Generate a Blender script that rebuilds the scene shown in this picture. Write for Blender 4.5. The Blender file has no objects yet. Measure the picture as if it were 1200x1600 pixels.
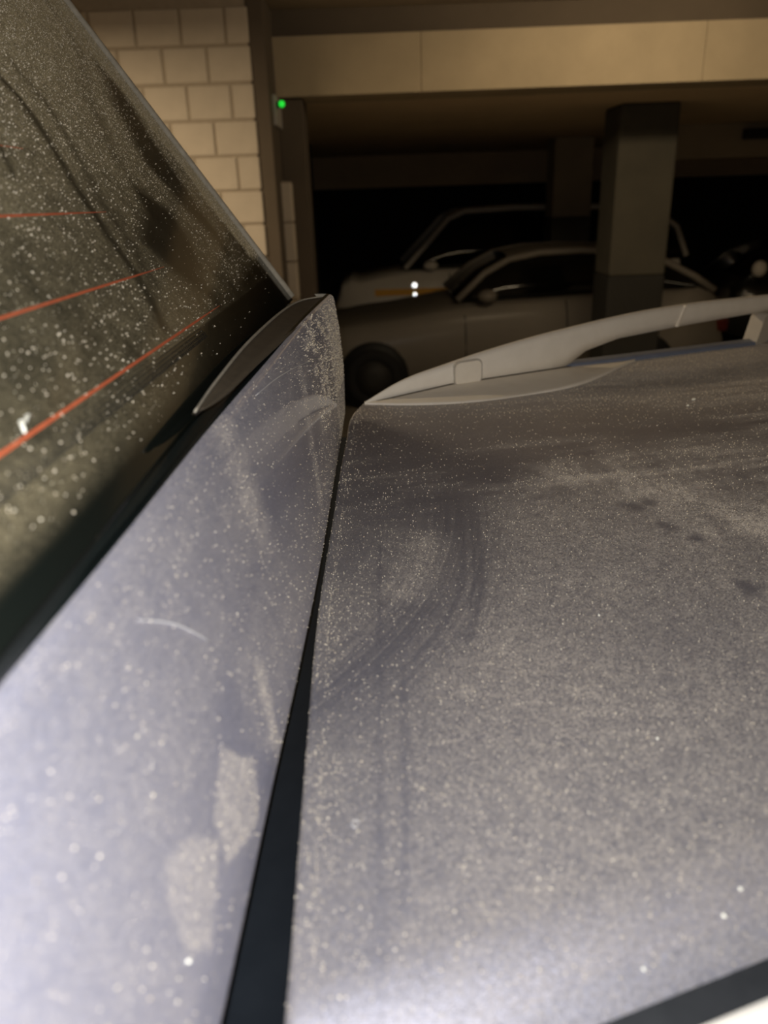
import bpy, bmesh, math, random
import numpy as np
from mathutils import Vector, Matrix
random.seed(7)
rng = np.random.default_rng(11)
S = bpy.context.scene
C = S.collection

# ------------------------------------------------------------------ camera
PITCH, ROLL = math.radians(22.0), math.radians(2.0)
CAMZ = 2.12
cam = bpy.data.cameras.new('camera'); co = bpy.data.objects.new('camera', cam); C.objects.link(co)
fw = Vector((0, math.cos(PITCH), -math.sin(PITCH))); r0 = Vector((1, 0, 0)); u0 = r0.cross(fw)
rt = r0 * math.cos(ROLL) - u0 * math.sin(ROLL); up = r0 * math.sin(ROLL) + u0 * math.cos(ROLL)
M = Matrix((rt, up, -fw)).transposed().to_4x4(); M.translation = (0, 0, CAMZ)
co.matrix_world = M
cam.sensor_fit = 'VERTICAL'; cam.sensor_height = 36.0; cam.lens = 1202 / 1600 * 36.0
cam.clip_start = 0.01; cam.clip_end = 100
cam.dof.use_dof = True; cam.dof.focus_distance = 0.95; cam.dof.aperture_fstop = cam.lens / 6.0
S.camera = co

# ------------------------------------------------------------------ world, lights, exposure
w = bpy.data.worlds.new('world'); S.world = w; w.use_nodes = True
w.node_tree.nodes['Background'].inputs[0].default_value = (1.0, 0.8, 0.55, 1)
w.node_tree.nodes['Background'].inputs[1].default_value = 0.004
S.view_settings.view_transform = 'Standard'; S.view_settings.look = 'None'
S.view_settings.exposure = 0.0; S.view_settings.gamma = 1.0; S.view_settings.use_curve_mapping = False

def lamp(name, kind, loc, power, color, **k):
    l = bpy.data.lights.new(name, kind); l.energy = power; l.color = color
    for a, b in k.items(): setattr(l, a, b)
    o = bpy.data.objects.new(name, l); C.objects.link(o); o.location = loc
    return o
# the phone's own lamp right beside its lens
lamp('phone_flash', 'POINT', (-0.012, 0.0, CAMZ + 0.012), 21.0, (0.93, 0.95, 1.0), shadow_soft_size=0.004)
# warm tube lamps of the aisle, behind the photographer and further along it
for i, (x, y, pw, aim) in enumerate([(-2.3, 3.6, 100, 0), (1.7, 4.15, 20, 75), (5.4, 4.1, 4, 75), (1.0, -2.6, 50, 0)]):
    lamp('aisle_lamp_light', 'AREA', (x, y, 3.12), pw, (1.0, 0.78, 0.50), shape='RECTANGLE', size=1.2, size_y=0.10).rotation_euler.x = math.radians(aim)   # the middle ones are turned to the beam to keep reflections off the car

# ------------------------------------------------------------------ helpers
def link(name, me, mat=None, parent=None):
    o = bpy.data.objects.new(name, me); C.objects.link(o)
    if mat is not None:
        me.materials.clear(); me.materials.append(mat)
    if parent is not None: o.parent = parent
    return o
def tag(o, label=None, cat=None, group=None, kind=None):
    if label: o['label'] = label
    if cat: o['category'] = cat
    if group: o['group'] = group
    if kind: o['kind'] = kind
    return o
def empty(name, loc=(0, 0, 0), rz=0.0):
    o = bpy.data.objects.new(name, None); C.objects.link(o); o.location = loc; o.rotation_euler.z = rz
    o.empty_display_size = 0.1
    return o
def grid_mesh(name, P, smooth=True, flip=False, attrs=None):
    n, m = P.shape[:2]
    me = bpy.data.meshes.new(name)
    idx = np.arange(n * m).reshape(n, m)
    q = np.stack([idx[:-1, :-1], idx[1:, :-1], idx[1:, 1:], idx[:-1, 1:]], -1).reshape(-1, 4)
    if flip: q = q[:, ::-1]
    nf = len(q)
    me.vertices.add(n * m); me.vertices.foreach_set('co', np.ascontiguousarray(P, dtype=np.float32).ravel())
    me.loops.add(nf * 4); me.loops.foreach_set('vertex_index', np.ascontiguousarray(q, dtype=np.int32).ravel())
    me.polygons.add(nf); me.polygons.foreach_set('loop_start', np.arange(0, nf * 4, 4, dtype=np.int32))
    me.update(calc_edges=True)
    me.polygons.foreach_set('use_smooth', np.full(nf, smooth))
    for k, v in (attrs or {}).items():
        a = me.attributes.new(k, 'FLOAT', 'POINT'); a.data.foreach_set('value', np.asarray(v, dtype=np.float32).ravel())
    me.update()
    return me
def mesh_of(name, verts, faces, smooth=False):
    me = bpy.data.meshes.new(name); me.from_pydata([tuple(map(float, v)) for v in verts], [], [tuple(f) for f in faces]); me.update()
    if smooth: me.polygons.foreach_set('use_smooth', [True] * len(me.polygons))
    return me
def box_mesh(name, a, b, bevel=0.0, seg=2):
    bm = bmesh.new(); bmesh.ops.create_cube(bm, size=1)
    for v in bm.verts:
        v.co = Vector([(a[i] + b[i]) / 2 + v.co[i] * (b[i] - a[i]) for i in range(3)])
    if bevel: bmesh.ops.bevel(bm, geom=bm.edges[:], offset=bevel, segments=seg, affect='EDGES', profile=0.5)
    me = bpy.data.meshes.new(name); bm.to_mesh(me); bm.free(); return me
def tube_mesh(name, pts, rad, n=10, sy=1.0, cap=True):
    """tube along pts; rad scalar or per point"""
    pts = [Vector(p) for p in pts]; rr = rad if hasattr(rad, '__len__') else [rad] * len(pts)
    V, Fc = [], []
    for i, p in enumerate(pts):
        t = (pts[min(i + 1, len(pts) - 1)] - pts[max(i - 1, 0)]).normalized()
        a = t.cross(Vector((0, 0, 1)));
        if a.length < 1e-4: a = t.cross(Vector((1, 0, 0)))
        a.normalize(); b = a.cross(t)
        for j in range(n):
            th = 2 * math.pi * j / n
            V.append(p + a * (math.cos(th) * rr[i]) + b * (math.sin(th) * rr[i] * sy))
    for i in range(len(pts) - 1):
        for j in range(n):
            Fc.append((i * n + j, i * n + (j + 1) % n, (i + 1) * n + (j + 1) % n, (i + 1) * n + j))
    if cap:
        Fc.append(tuple(range(n))[::-1]); Fc.append(tuple((len(pts) - 1) * n + j for j in range(n)))
    return mesh_of(name, V, Fc, True)
def lathe_mesh(name, prof, n=24, axis='y'):
    """prof: (radius, height) pairs, turned about the y axis"""
    V, Fc = [], []
    for (r, h) in prof:
        for j in range(n):
            th = 2 * math.pi * j / n
            V.append((r * math.cos(th), h, r * math.sin(th)))
    for i in range(len(prof) - 1):
        for j in range(n):
            Fc.append((i * n + j, (i + 1) * n + j, (i + 1) * n + (j + 1) % n, i * n + (j + 1) % n))
    return mesh_of(name, V, Fc, True)
def interp(x, xs, ys): return np.interp(x, xs, ys)
def smooth_curve(xs, ys, q):
    """piecewise cubic (Catmull-Rom slopes) through the points, straight beyond them"""
    xs = np.array(xs, float); ys = np.array(ys, float); q = np.asarray(q, float)
    m = np.gradient(ys, xs)
    i = np.clip(np.searchsorted(xs, q) - 1, 0, len(xs) - 2)
    h = xs[i + 1] - xs[i]; t = (q - xs[i]) / h; tc = np.clip(t, 0, 1)
    v = (2*tc**3 - 3*tc**2 + 1)*ys[i] + (tc**3 - 2*tc**2 + tc)*h*m[i] + (-2*tc**3 + 3*tc**2)*ys[i+1] + (tc**3 - tc**2)*h*m[i+1]
    v = np.where(q < xs[0], ys[0] + (q - xs[0]) * m[0], v)
    v = np.where(q > xs[-1], ys[-1] + (q - xs[-1]) * m[-1], v)
    return v

# value noise in numpy, for how dirt lies
_perm = rng.random((256, 256))
def vnoise(x, y):
    xi = np.floor(x).astype(int); yi = np.floor(y).astype(int); fx = x - xi; fy = y - yi
    fx = fx * fx * (3 - 2 * fx); fy = fy * fy * (3 - 2 * fy)
    g = lambda a, b: _perm[a % 256, b % 256]
    return (g(xi, yi) * (1 - fx) + g(xi + 1, yi) * fx) * (1 - fy) + (g(xi, yi + 1) * (1 - fx) + g(xi + 1, yi + 1) * fx) * fy
def fbm(x, y, o=4):
    s = 0; a = 0.5; t = 0
    for k in range(o):
        s = s + a * vnoise(x * 2 ** k + 17.3 * k, y * 2 ** k + 5.1 * k); t += a; a *= 0.55
    return s / t
def seg_dist(x, y, pts):
    d = np.full(x.shape, 1e9)
    for (a, b) in zip(pts[:-1], pts[1:]):
        ax, ay = a; bx, by = b; dx, dy = bx - ax, by - ay
        t = np.clip(((x - ax) * dx + (y - ay) * dy) / (dx * dx + dy * dy + 1e-12), 0, 1)
        d = np.minimum(d, np.hypot(x - ax - t * dx, y - ay - t * dy))
    return d
def stroke(x, y, pts, width, soft=0.5):
    if len(pts) > 2:
        k = np.linspace(0, len(pts) - 1, 6 * (len(pts) - 1) + 1); i = np.arange(len(pts))
        pts = list(zip(smooth_curve(i, [p[0] for p in pts], k), smooth_curve(i, [p[1] for p in pts], k)))
    d = seg_dist(x, y, pts)
    return np.clip((width * (1 + soft) - d) / (2 * soft * width), 0, 1)
def in_poly(x, y, poly, soft):
    """1 inside, 0 outside, with a soft edge"""
    inside = np.zeros(x.shape, bool); n = len(poly)
    for i in range(n):
        (x1, y1), (x2, y2) = poly[i], poly[(i + 1) % n]
        c = ((y1 > y) != (y2 > y)) & (x < (x2 - x1) * (y - y1) / (y2 - y1 + 1e-12) + x1)
        inside ^= c
    d = seg_dist(x, y, list(poly) + [poly[0]])
    return np.clip(0.5 + np.where(inside, d, -d) / (2 * soft), 0, 1)

# ------------------------------------------------------------------ materials
def mat(name, base=(0.5, 0.5, 0.5), rough=0.5, metal=0.0, coat=0.0, coat_rough=0.03, spec=0.5, noise=None, bump=None, emit=None, alpha=None, trans=0.0):
    m = bpy.data.materials.new(name); m.use_nodes = True; nt = m.node_tree; b = nt.nodes['Principled BSDF']
    b.inputs['Base Color'].default_value = (*base, 1); b.inputs['Roughness'].default_value = rough
    b.inputs['Metallic'].default_value = metal; b.inputs['Coat Weight'].default_value = coat
    b.inputs['Coat Roughness'].default_value = coat_rough; b.inputs['Specular IOR Level'].default_value = spec
    b.inputs['Transmission Weight'].default_value = trans
    if emit: b.inputs['Emission Color'].default_value = (*emit[0], 1); b.inputs['Emission Strength'].default_value = emit[1]
    tc = nt.nodes.new('ShaderNodeTexCoord')
    if noise:
        # noise: (scale, second colour, contrast)
        n = nt.nodes.new('ShaderNodeTexNoise'); n.inputs['Scale'].default_value = noise[0]; n.inputs['Detail'].default_value = 6; n.inputs['Roughness'].default_value = 0.65
        nt.links.new(tc.outputs['Object'], n.inputs['Vector'])
        cr = nt.nodes.new('ShaderNodeValToRGB'); cr.color_ramp.elements[0].position = 0.5 - noise[2]; cr.color_ramp.elements[1].position = 0.5 + noise[2]
        cr.color_ramp.elements[0].color = (*base, 1); cr.color_ramp.elements[1].color = (*noise[1], 1)
        nt.links.new(n.outputs['Fac'], cr.inputs['Fac']); nt.links.new(cr.outputs['Color'], b.inputs['Base Color'])
    if bump:
        n2 = nt.nodes.new('ShaderNodeTexNoise'); n2.inputs['Scale'].default_value = bump[0]; n2.inputs['Detail'].default_value = 5
        nt.links.new(tc.outputs['Object'], n2.inputs['Vector'])
        bp = nt.nodes.new('ShaderNodeBump'); bp.inputs['Strength'].default_value = bump[1]; bp.inputs['Distance'].default_value = bump[2]
        nt.links.new(n2.outputs['Fac'], bp.inputs['Height']); nt.links.new(bp.outputs['Normal'], b.inputs['Normal'])
    return m

def dusty(name, under, dust_col=(0.30, 0.265, 0.225), attr='dust', grain=650.0, flake=0.0, film=1.0):
    """a surface (dict for the clean material) under a film of settled dust; the 'dust' attribute says how thick it lies"""
    m = mat(name, **under); nt = m.node_tree; b = nt.nodes['Principled BSDF']; out = nt.nodes['Material Output']
    tc = [n for n in nt.nodes if n.type == 'TEX_COORD'][0]
    if flake:
        vo = nt.nodes.new('ShaderNodeTexVoronoi'); vo.inputs['Scale'].default_value = 1400
        nt.links.new(tc.outputs['Object'], vo.inputs['Vector'])
        sub = nt.nodes.new('ShaderNodeVectorMath'); sub.operation = 'SUBTRACT'; sub.inputs[1].default_value = (0.5, 0.5, 0.5)
        nt.links.new(vo.outputs['Color'], sub.inputs[0])
        sc = nt.nodes.new('ShaderNodeVectorMath'); sc.operation = 'SCALE'; sc.inputs['Scale'].default_value = flake
        nt.links.new(sub.outputs[0], sc.inputs[0])
        ge = nt.nodes.new('ShaderNodeNewGeometry'); ad = nt.nodes.new('ShaderNodeVectorMath'); ad.operation = 'ADD'
        nt.links.new(ge.outputs['Normal'], ad.inputs[0]); nt.links.new(sc.outputs[0], ad.inputs[1])
        no = nt.nodes.new('ShaderNodeVectorMath'); no.operation = 'NORMALIZE'; nt.links.new(ad.outputs[0], no.inputs[0])
        nt.links.new(no.outputs[0], b.inputs['Normal'])
    at = nt.nodes.new('ShaderNodeAttribute'); at.attribute_name = attr
    d = nt.nodes.new('ShaderNodeBsdfDiffuse'); d.inputs['Roughness'].default_value = 1.0
    n1 = nt.nodes.new('ShaderNodeTexNoise'); n1.inputs['Scale'].default_value = grain; n1.inputs['Detail'].default_value = 3; n1.inputs['Roughness'].default_value = 0.7
    n2 = nt.nodes.new('ShaderNodeTexNoise'); n2.inputs['Scale'].default_value = grain / 9; n2.inputs['Detail'].default_value = 4
    for n in (n1, n2): nt.links.new(tc.outputs['Object'], n.inputs['Vector'])
    mr = nt.nodes.new('ShaderNodeMapRange'); mr.inputs[1].default_value = 0.38; mr.inputs[2].default_value = 0.66; mr.inputs[3].default_value = 0.25; mr.inputs[4].default_value = 1.55
    nt.links.new(n1.outputs['Fac'], mr.inputs[0])
    mr2 = nt.nodes.new('ShaderNodeMapRange'); mr2.inputs[1].default_value = 0.3; mr2.inputs[2].default_value = 0.7; mr2.inputs[3].default_value = 0.7; mr2.inputs[4].default_value = 1.2
    nt.links.new(n2.outputs['Fac'], mr2.inputs[0])
    cr = nt.nodes.new('ShaderNodeValToRGB'); cr.color_ramp.elements[0].color = (*[c * 0.75 for c in dust_col], 1); cr.color_ramp.elements[1].color = (*[min(1, c * 1.35) for c in dust_col], 1)
    cr.color_ramp.elements[0].position = 0.35; cr.color_ramp.elements[1].position = 0.65
    nt.links.new(n1.outputs['Fac'], cr.inputs['Fac']); nt.links.new(cr.outputs['Color'], d.inputs['Color'])
    a = nt.nodes.new('ShaderNodeMath'); a.operation = 'MULTIPLY'; nt.links.new(at.outputs['Fac'], a.inputs[0]); nt.links.new(mr.outputs[0], a.inputs[1])
    a2 = nt.nodes.new('ShaderNodeMath'); a2.operation = 'MULTIPLY'; nt.links.new(a.outputs[0], a2.inputs[0]); nt.links.new(mr2.outputs[0], a2.inputs[1])
    a3 = nt.nodes.new('ShaderNodeMath'); a3.operation = 'MULTIPLY'; a3.use_clamp = True; a3.inputs[1].default_value = film; nt.links.new(a2.outputs[0], a3.inputs[0])
    mx = nt.nodes.new('ShaderNodeMixShader'); nt.links.new(a3.outputs[0], mx.inputs[0])
    nt.links.new(b.outputs[0], mx.inputs[1]); nt.links.new(d.outputs[0], mx.inputs[2]); nt.links.new(mx.outputs[0], out.inputs['Surface'])
    return m

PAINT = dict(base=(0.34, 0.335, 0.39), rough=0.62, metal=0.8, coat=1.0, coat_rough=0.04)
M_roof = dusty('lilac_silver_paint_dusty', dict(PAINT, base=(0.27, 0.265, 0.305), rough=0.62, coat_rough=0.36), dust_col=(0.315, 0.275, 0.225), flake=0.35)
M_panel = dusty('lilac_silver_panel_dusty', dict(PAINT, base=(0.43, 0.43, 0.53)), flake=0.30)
M_paint = mat('lilac_silver_paint', **PAINT)
M_glass = dusty('tinted_rear_glass', dict(base=(0.006, 0.0075, 0.006), rough=0.08, coat=0.0, spec=0.09), dust_col=(0.31, 0.255, 0.15), grain=1000)
M_lip = mat('black_gloss_plastic', (0.006, 0.0085, 0.008), rough=0.30, spec=0.3, noise=(14, (0.009, 0.012, 0.011), 0.2))
M_rubber = mat('black_rubber', (0.010, 0.011, 0.012), rough=0.55, noise=(60, (0.017, 0.018, 0.019), 0.2))
M_gutter = mat('gutter_paint_dark', (0.009, 0.0115, 0.015), rough=0.85, spec=0.05, noise=(30, (0.012, 0.015, 0.019), 0.2))
M_rail = mat('satin_silver_rail', (0.86, 0.80, 0.69), rough=0.45, metal=0.0, noise=(25, (0.80, 0.74, 0.63), 0.2))
M_plug = mat('rail_plug', (0.84, 0.77, 0.64), rough=0.6, noise=(40, (0.78, 0.71, 0.59), 0.2))
M_plugrim = mat('rail_plug_rim', (0.46, 0.42, 0.35), rough=0.6, noise=(40, (0.42, 0.38, 0.32), 0.2))
M_ditch = mat('blue_grey_moulding', (0.17, 0.20, 0.27), rough=0.4, noise=(30, (0.21, 0.24, 0.32), 0.2))
M_red = mat('orange_heating_wire', (0.62, 0.13, 0.045), rough=0.7, noise=(120, (0.50, 0.10, 0.035), 0.15))
M_rim = mat('dusty_glass_edge', (0.28, 0.25, 0.19), rough=0.8, noise=(90, (0.40, 0.36, 0.28), 0.2))
M_reflect_crease = mat('brown_reflection_crease', (0.066, 0.052, 0.033), rough=0.6, noise=(50, (0.095, 0.076, 0.050), 0.2))  # brown of the built rail reflection, also used for the rail crease line
M_grain = mat('dust_grain', (0.60, 0.50, 0.36), rough=0.5, noise=(400, (0.85, 0.76, 0.58), 0.1))
M_speck = mat('pale_grit', (0.85, 0.82, 0.66), rough=0.5, noise=(600, (0.9, 0.88, 0.75), 0.1))
M_fibre = mat('pale_fibre', (0.62, 0.60, 0.56), rough=0.6, noise=(200, (0.7, 0.68, 0.64), 0.1))
M_tyre = mat('tyre', (0.012, 0.012, 0.012), rough=0.8, noise=(40, (0.018, 0.018, 0.018), 0.2))
M_hub = mat('dull_alloy', (0.035, 0.034, 0.032), rough=0.6, metal=0.3, noise=(30, (0.05, 0.048, 0.045), 0.2))
M_carglass = mat('dark_car_glass', (0.004, 0.004, 0.004), rough=0.08, noise=(5, (0.006, 0.006, 0.006), 0.2))
M_block = mat('pale_block', (0.42, 0.365, 0.30), rough=0.9, noise=(9, (0.48, 0.42, 0.345), 0.25), bump=(60, 0.3, 0.004))
M_mortar = mat('grey_mortar', (0.27, 0.225, 0.175), rough=0.95, noise=(30, (0.32, 0.27, 0.21), 0.2), bump=(90, 0.4, 0.004))
M_conc = mat('concrete', (0.30, 0.245, 0.165), rough=0.9, noise=(2.2, (0.38, 0.31, 0.21), 0.22), bump=(40, 0.25, 0.006))
M_conc_dark = mat('old_concrete', (0.22, 0.175, 0.12), rough=0.95, noise=(1.6, (0.28, 0.225, 0.155), 0.25), bump=(40, 0.25, 0.006))
M_slab = mat('slab_soffit', (0.50, 0.39, 0.25), rough=0.95, noise=(1.2, (0.62, 0.49, 0.32), 0.25), bump=(40, 0.25, 0.006))
M_column = mat('dark_brown_concrete', (0.075, 0.058, 0.042), rough=0.95, noise=(2.0, (0.10, 0.078, 0.056), 0.25), bump=(40, 0.25, 0.006))  # dark brown shared by column, pier and upper strip
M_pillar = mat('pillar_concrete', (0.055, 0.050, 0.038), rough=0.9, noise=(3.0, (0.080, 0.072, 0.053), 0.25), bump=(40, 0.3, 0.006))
M_band = mat('grimy_pillar_foot', (0.016, 0.015, 0.013), rough=0.85, noise=(4.0, (0.024, 0.022, 0.018), 0.25))
M_floor = mat('garage_floor', (0.30, 0.27, 0.22), rough=0.8, noise=(1.3, (0.38, 0.34, 0.28), 0.25), bump=(50, 0.2, 0.004))
M_black = mat('near_black_wall', (0.022, 0.020, 0.017), rough=0.95, noise=(2.0, (0.032, 0.028, 0.023), 0.25))  # near-black tone for far walls, door and box
M_greybox = mat('pale_grey_plastic', (0.33, 0.31, 0.29), rough=0.5, noise=(20, (0.36, 0.34, 0.32), 0.2))
M_led = mat('green_led', (0.02, 0.3, 0.03), rough=0.3, emit=((0.02, 1.0, 0.06), 0.75))
M_tube = mat('lamp_tube', (0.9, 0.85, 0.7), rough=0.4, emit=((1.0, 0.78, 0.45), 4.0))

# ------------------------------------------------------------------ the garage
def structure(o, label=None): o['kind'] = 'structure'; (label and o.__setitem__('label', label)); return o
structure(link('floor', box_mesh('floor', (-6, -4, -0.2), (9, 14.4, 0.0)), M_floor))
structure(link('ceiling', box_mesh('ceiling', (-6, -4, 3.25), (9, 6.0, 3.4)), M_conc_dark))
# low slab behind the beam
structure(link('ceiling_slab', box_mesh('ceiling_slab', (-6, 5.96, 2.765), (9, 14.4, 3.0)), M_slab), 'dark lower concrete slab behind the pale beam')
# downstand beam: front face at y 5.6, a joint cut in it
beam = link('ceiling_beam', box_mesh('ceiling_beam', (-0.62, 0, 0), (0.335, 0.40, 0.337), 0.004, 2), M_conc); beam.location = (0, 5.6, 2.762)
structure(beam, 'pale concrete beam across the garage above the parked cars')
for (a, b) in ((0.337, 2.14), (2.142, 5.6)):
    s = link('beam_segment', box_mesh('beam_segment', (a, 0, 0), (b, 0.40, 0.337), 0.004, 2), M_conc, beam)
beam.rotation_euler.y = math.radians(-0.15)
structure(link('trim_3', box_mesh('trim_3', (-0.6, 5.66, 3.09), (5.6, 5.9, 3.25)), M_column), 'dim strip of wall between the beam top and the ceiling')
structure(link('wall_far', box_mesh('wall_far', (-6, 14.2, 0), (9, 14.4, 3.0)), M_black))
structure(link('wall_left', box_mesh('wall_left', (-6.2, -4, 0), (-6, 14.4, 3.4)), M_conc_dark))
structure(link('wall_right', box_mesh('wall_right', (9, -4, 0), (9.2, 14.4, 3.4)), M_conc_dark))
structure(link('wall_rear', box_mesh('wall_rear', (-6, -4.2, 0), (9, -4, 3.4)), M_conc_dark))
structure(link('trim_1', box_mesh('trim_1', (-6, 12.9, 2.31), (9, 13.2, 2.765), 0.01), M_slab), 'dim far beam below the dark slab')
structure(link('trim_2', box_mesh('trim_2', (2.72, 9.0, 2.43), (6.5, 9.35, 2.765), 0.01), M_conc), 'short brown beam behind the pillar')

# block wall: every block its own piece, joints recessed
CH, BW, JT = 0.197, 0.262, 0.014
XE = -0.69                                               # right end of the wall
wall = link('wall_back', box_mesh('wall_back', (-6.0, 5.206, 0), (XE - 0.012, 5.42, 3.25)), M_mortar); structure(wall, 'pale block wall left of the beam')
full = box_mesh('block', (0, 0, 0), (BW - JT, 0.09, CH - JT), 0.006, 1); full.materials.append(M_block)
half = box_mesh('half_block', (0, 0, 0), (BW / 2 + 0.01 - JT, 0.09, CH - JT), 0.006, 1); half.materials.append(M_block)
z0 = 2.995 - CH * 15 + JT / 2
for r in range(-1, 18):
    z = z0 + r * CH
    if z < 0 or z + CH > 3.25: continue
    x = XE; first = True
    while x > -3.3:
        hb = first and r % 2 == 1
        wdt = BW / 2 + 0.01 if hb else BW
        o = bpy.data.objects.new('block', half if hb else full); C.objects.link(o); o.parent = wall
        o.location = (x - wdt + JT, 5.20 + rng.uniform(-0.002, 0.002), z); o.rotation_euler.y = rng.uniform(-0.004, 0.004)
        x -= wdt; first = False
# column at the wall's end and the block pier under the beam
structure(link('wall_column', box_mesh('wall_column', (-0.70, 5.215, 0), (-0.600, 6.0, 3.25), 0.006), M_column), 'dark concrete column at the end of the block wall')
structure(link('wall_pier', box_mesh('wall_pier', (-0.600, 5.66, 0), (-0.44, 6.0, 2.76), 0.006), M_column), 'dark pier carrying the end of the pale beam')  # dark colour stands in for shade on the upper pier
pier = link('wall_pier_lit', box_mesh('wall_pier_lit', (-0.660, 5.50, 0), (-0.545, 5.66, 2.26)), M_mortar); structure(pier, 'narrow pale block strip, lit lower part of the pier set by colour')  # pale blocks put in for the lit lower part
for k in range(9):
    o = link('block', box_mesh('pier_block', (-0.668, 5.49, 0.01 + 0.25 * k), (-0.537, 5.62, 0.25 * (k + 1)), 0.006, 1), M_block, pier)
# pillars
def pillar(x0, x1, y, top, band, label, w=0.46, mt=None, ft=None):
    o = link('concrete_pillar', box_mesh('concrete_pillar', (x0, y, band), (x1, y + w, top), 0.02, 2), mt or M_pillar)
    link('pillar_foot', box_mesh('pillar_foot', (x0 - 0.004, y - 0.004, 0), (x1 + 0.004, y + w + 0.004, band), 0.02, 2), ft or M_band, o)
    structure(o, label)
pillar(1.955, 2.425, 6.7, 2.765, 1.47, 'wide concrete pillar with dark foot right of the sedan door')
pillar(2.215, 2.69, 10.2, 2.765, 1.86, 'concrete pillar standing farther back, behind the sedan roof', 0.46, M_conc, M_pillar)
# dark steel door in the far left corner
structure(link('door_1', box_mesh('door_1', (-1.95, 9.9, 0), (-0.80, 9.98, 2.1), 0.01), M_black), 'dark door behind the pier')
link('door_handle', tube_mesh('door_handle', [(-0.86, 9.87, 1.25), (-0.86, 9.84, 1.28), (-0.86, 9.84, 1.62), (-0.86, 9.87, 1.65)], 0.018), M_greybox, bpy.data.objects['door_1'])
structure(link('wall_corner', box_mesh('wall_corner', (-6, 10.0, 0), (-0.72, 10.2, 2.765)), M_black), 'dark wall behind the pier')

# small box with the green light on the pier
t = empty('light_box', (-0.605, 5.40, 2.578))
tag(t, 'small pale grey box with a glowing green light under the beam end', 'sensor')
link('housing', box_mesh('housing', (-0.022, -0.045, 0.0), (0.026, 0.265, 0.172), 0.006, 2), M_greybox, t)
bm = bmesh.new(); bmesh.ops.create_uvsphere(bm, u_segments=16, v_segments=10, radius=0.019)
me = bpy.data.meshes.new('led'); bm.to_mesh(me); bm.free(); me.polygons.foreach_set('use_smooth', [True] * len(me.polygons))
o = link('green_led', me, M_led, t); o.location = (0.062, -0.045, 0.118)
link('lamp_arm', box_mesh('lamp_arm', (0.02, -0.03, 0.100), (0.068, 0.0, 0.136), 0.004), M_rubber, t); o['label'] = 'round green lamp'
# dark junction box on the short beam at the right
t = link('junction_box', box_mesh('junction_box', (3.93, 8.90, 2.60), (4.45, 9.0, 2.70), 0.008), M_black); tag(t, 'dark flat box mounted on the short brown beam', 'box')
# ceiling lamps of the aisle (above and behind the camera)
for i, (x, y) in enumerate([(-2.3, 3.6), (1.9, 4.15), (5.4, 4.1), (1.0, -2.6)]):
    t = empty('ceiling_lamp', (x, y, 3.25)); tag(t, ['long tube lamp on the ceiling over the block wall side', 'long tube lamp on the ceiling before the middle of the beam', 'long tube lamp on the ceiling before the right end of the beam', 'long tube lamp on the ceiling behind the photographer'][i], 'lamp', 'ceiling tube lamps of the aisle')
    link('housing', box_mesh('housing', (-0.65, -0.07, -0.06), (0.65, 0.07, 0.0), 0.01), M_greybox, t)
    if 0 < i < 3: link('added_reflector', box_mesh('added_reflector', (-0.65, -0.085, -0.20), (0.65, -0.07, 0.0)), M_greybox, t)  # board added to hide the tube from the car side
    link('tube', tube_mesh('tube', [(-0.6, 0, -0.080), (0.6, 0, -0.080)], 0.018, 10), M_tube, t)

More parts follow.
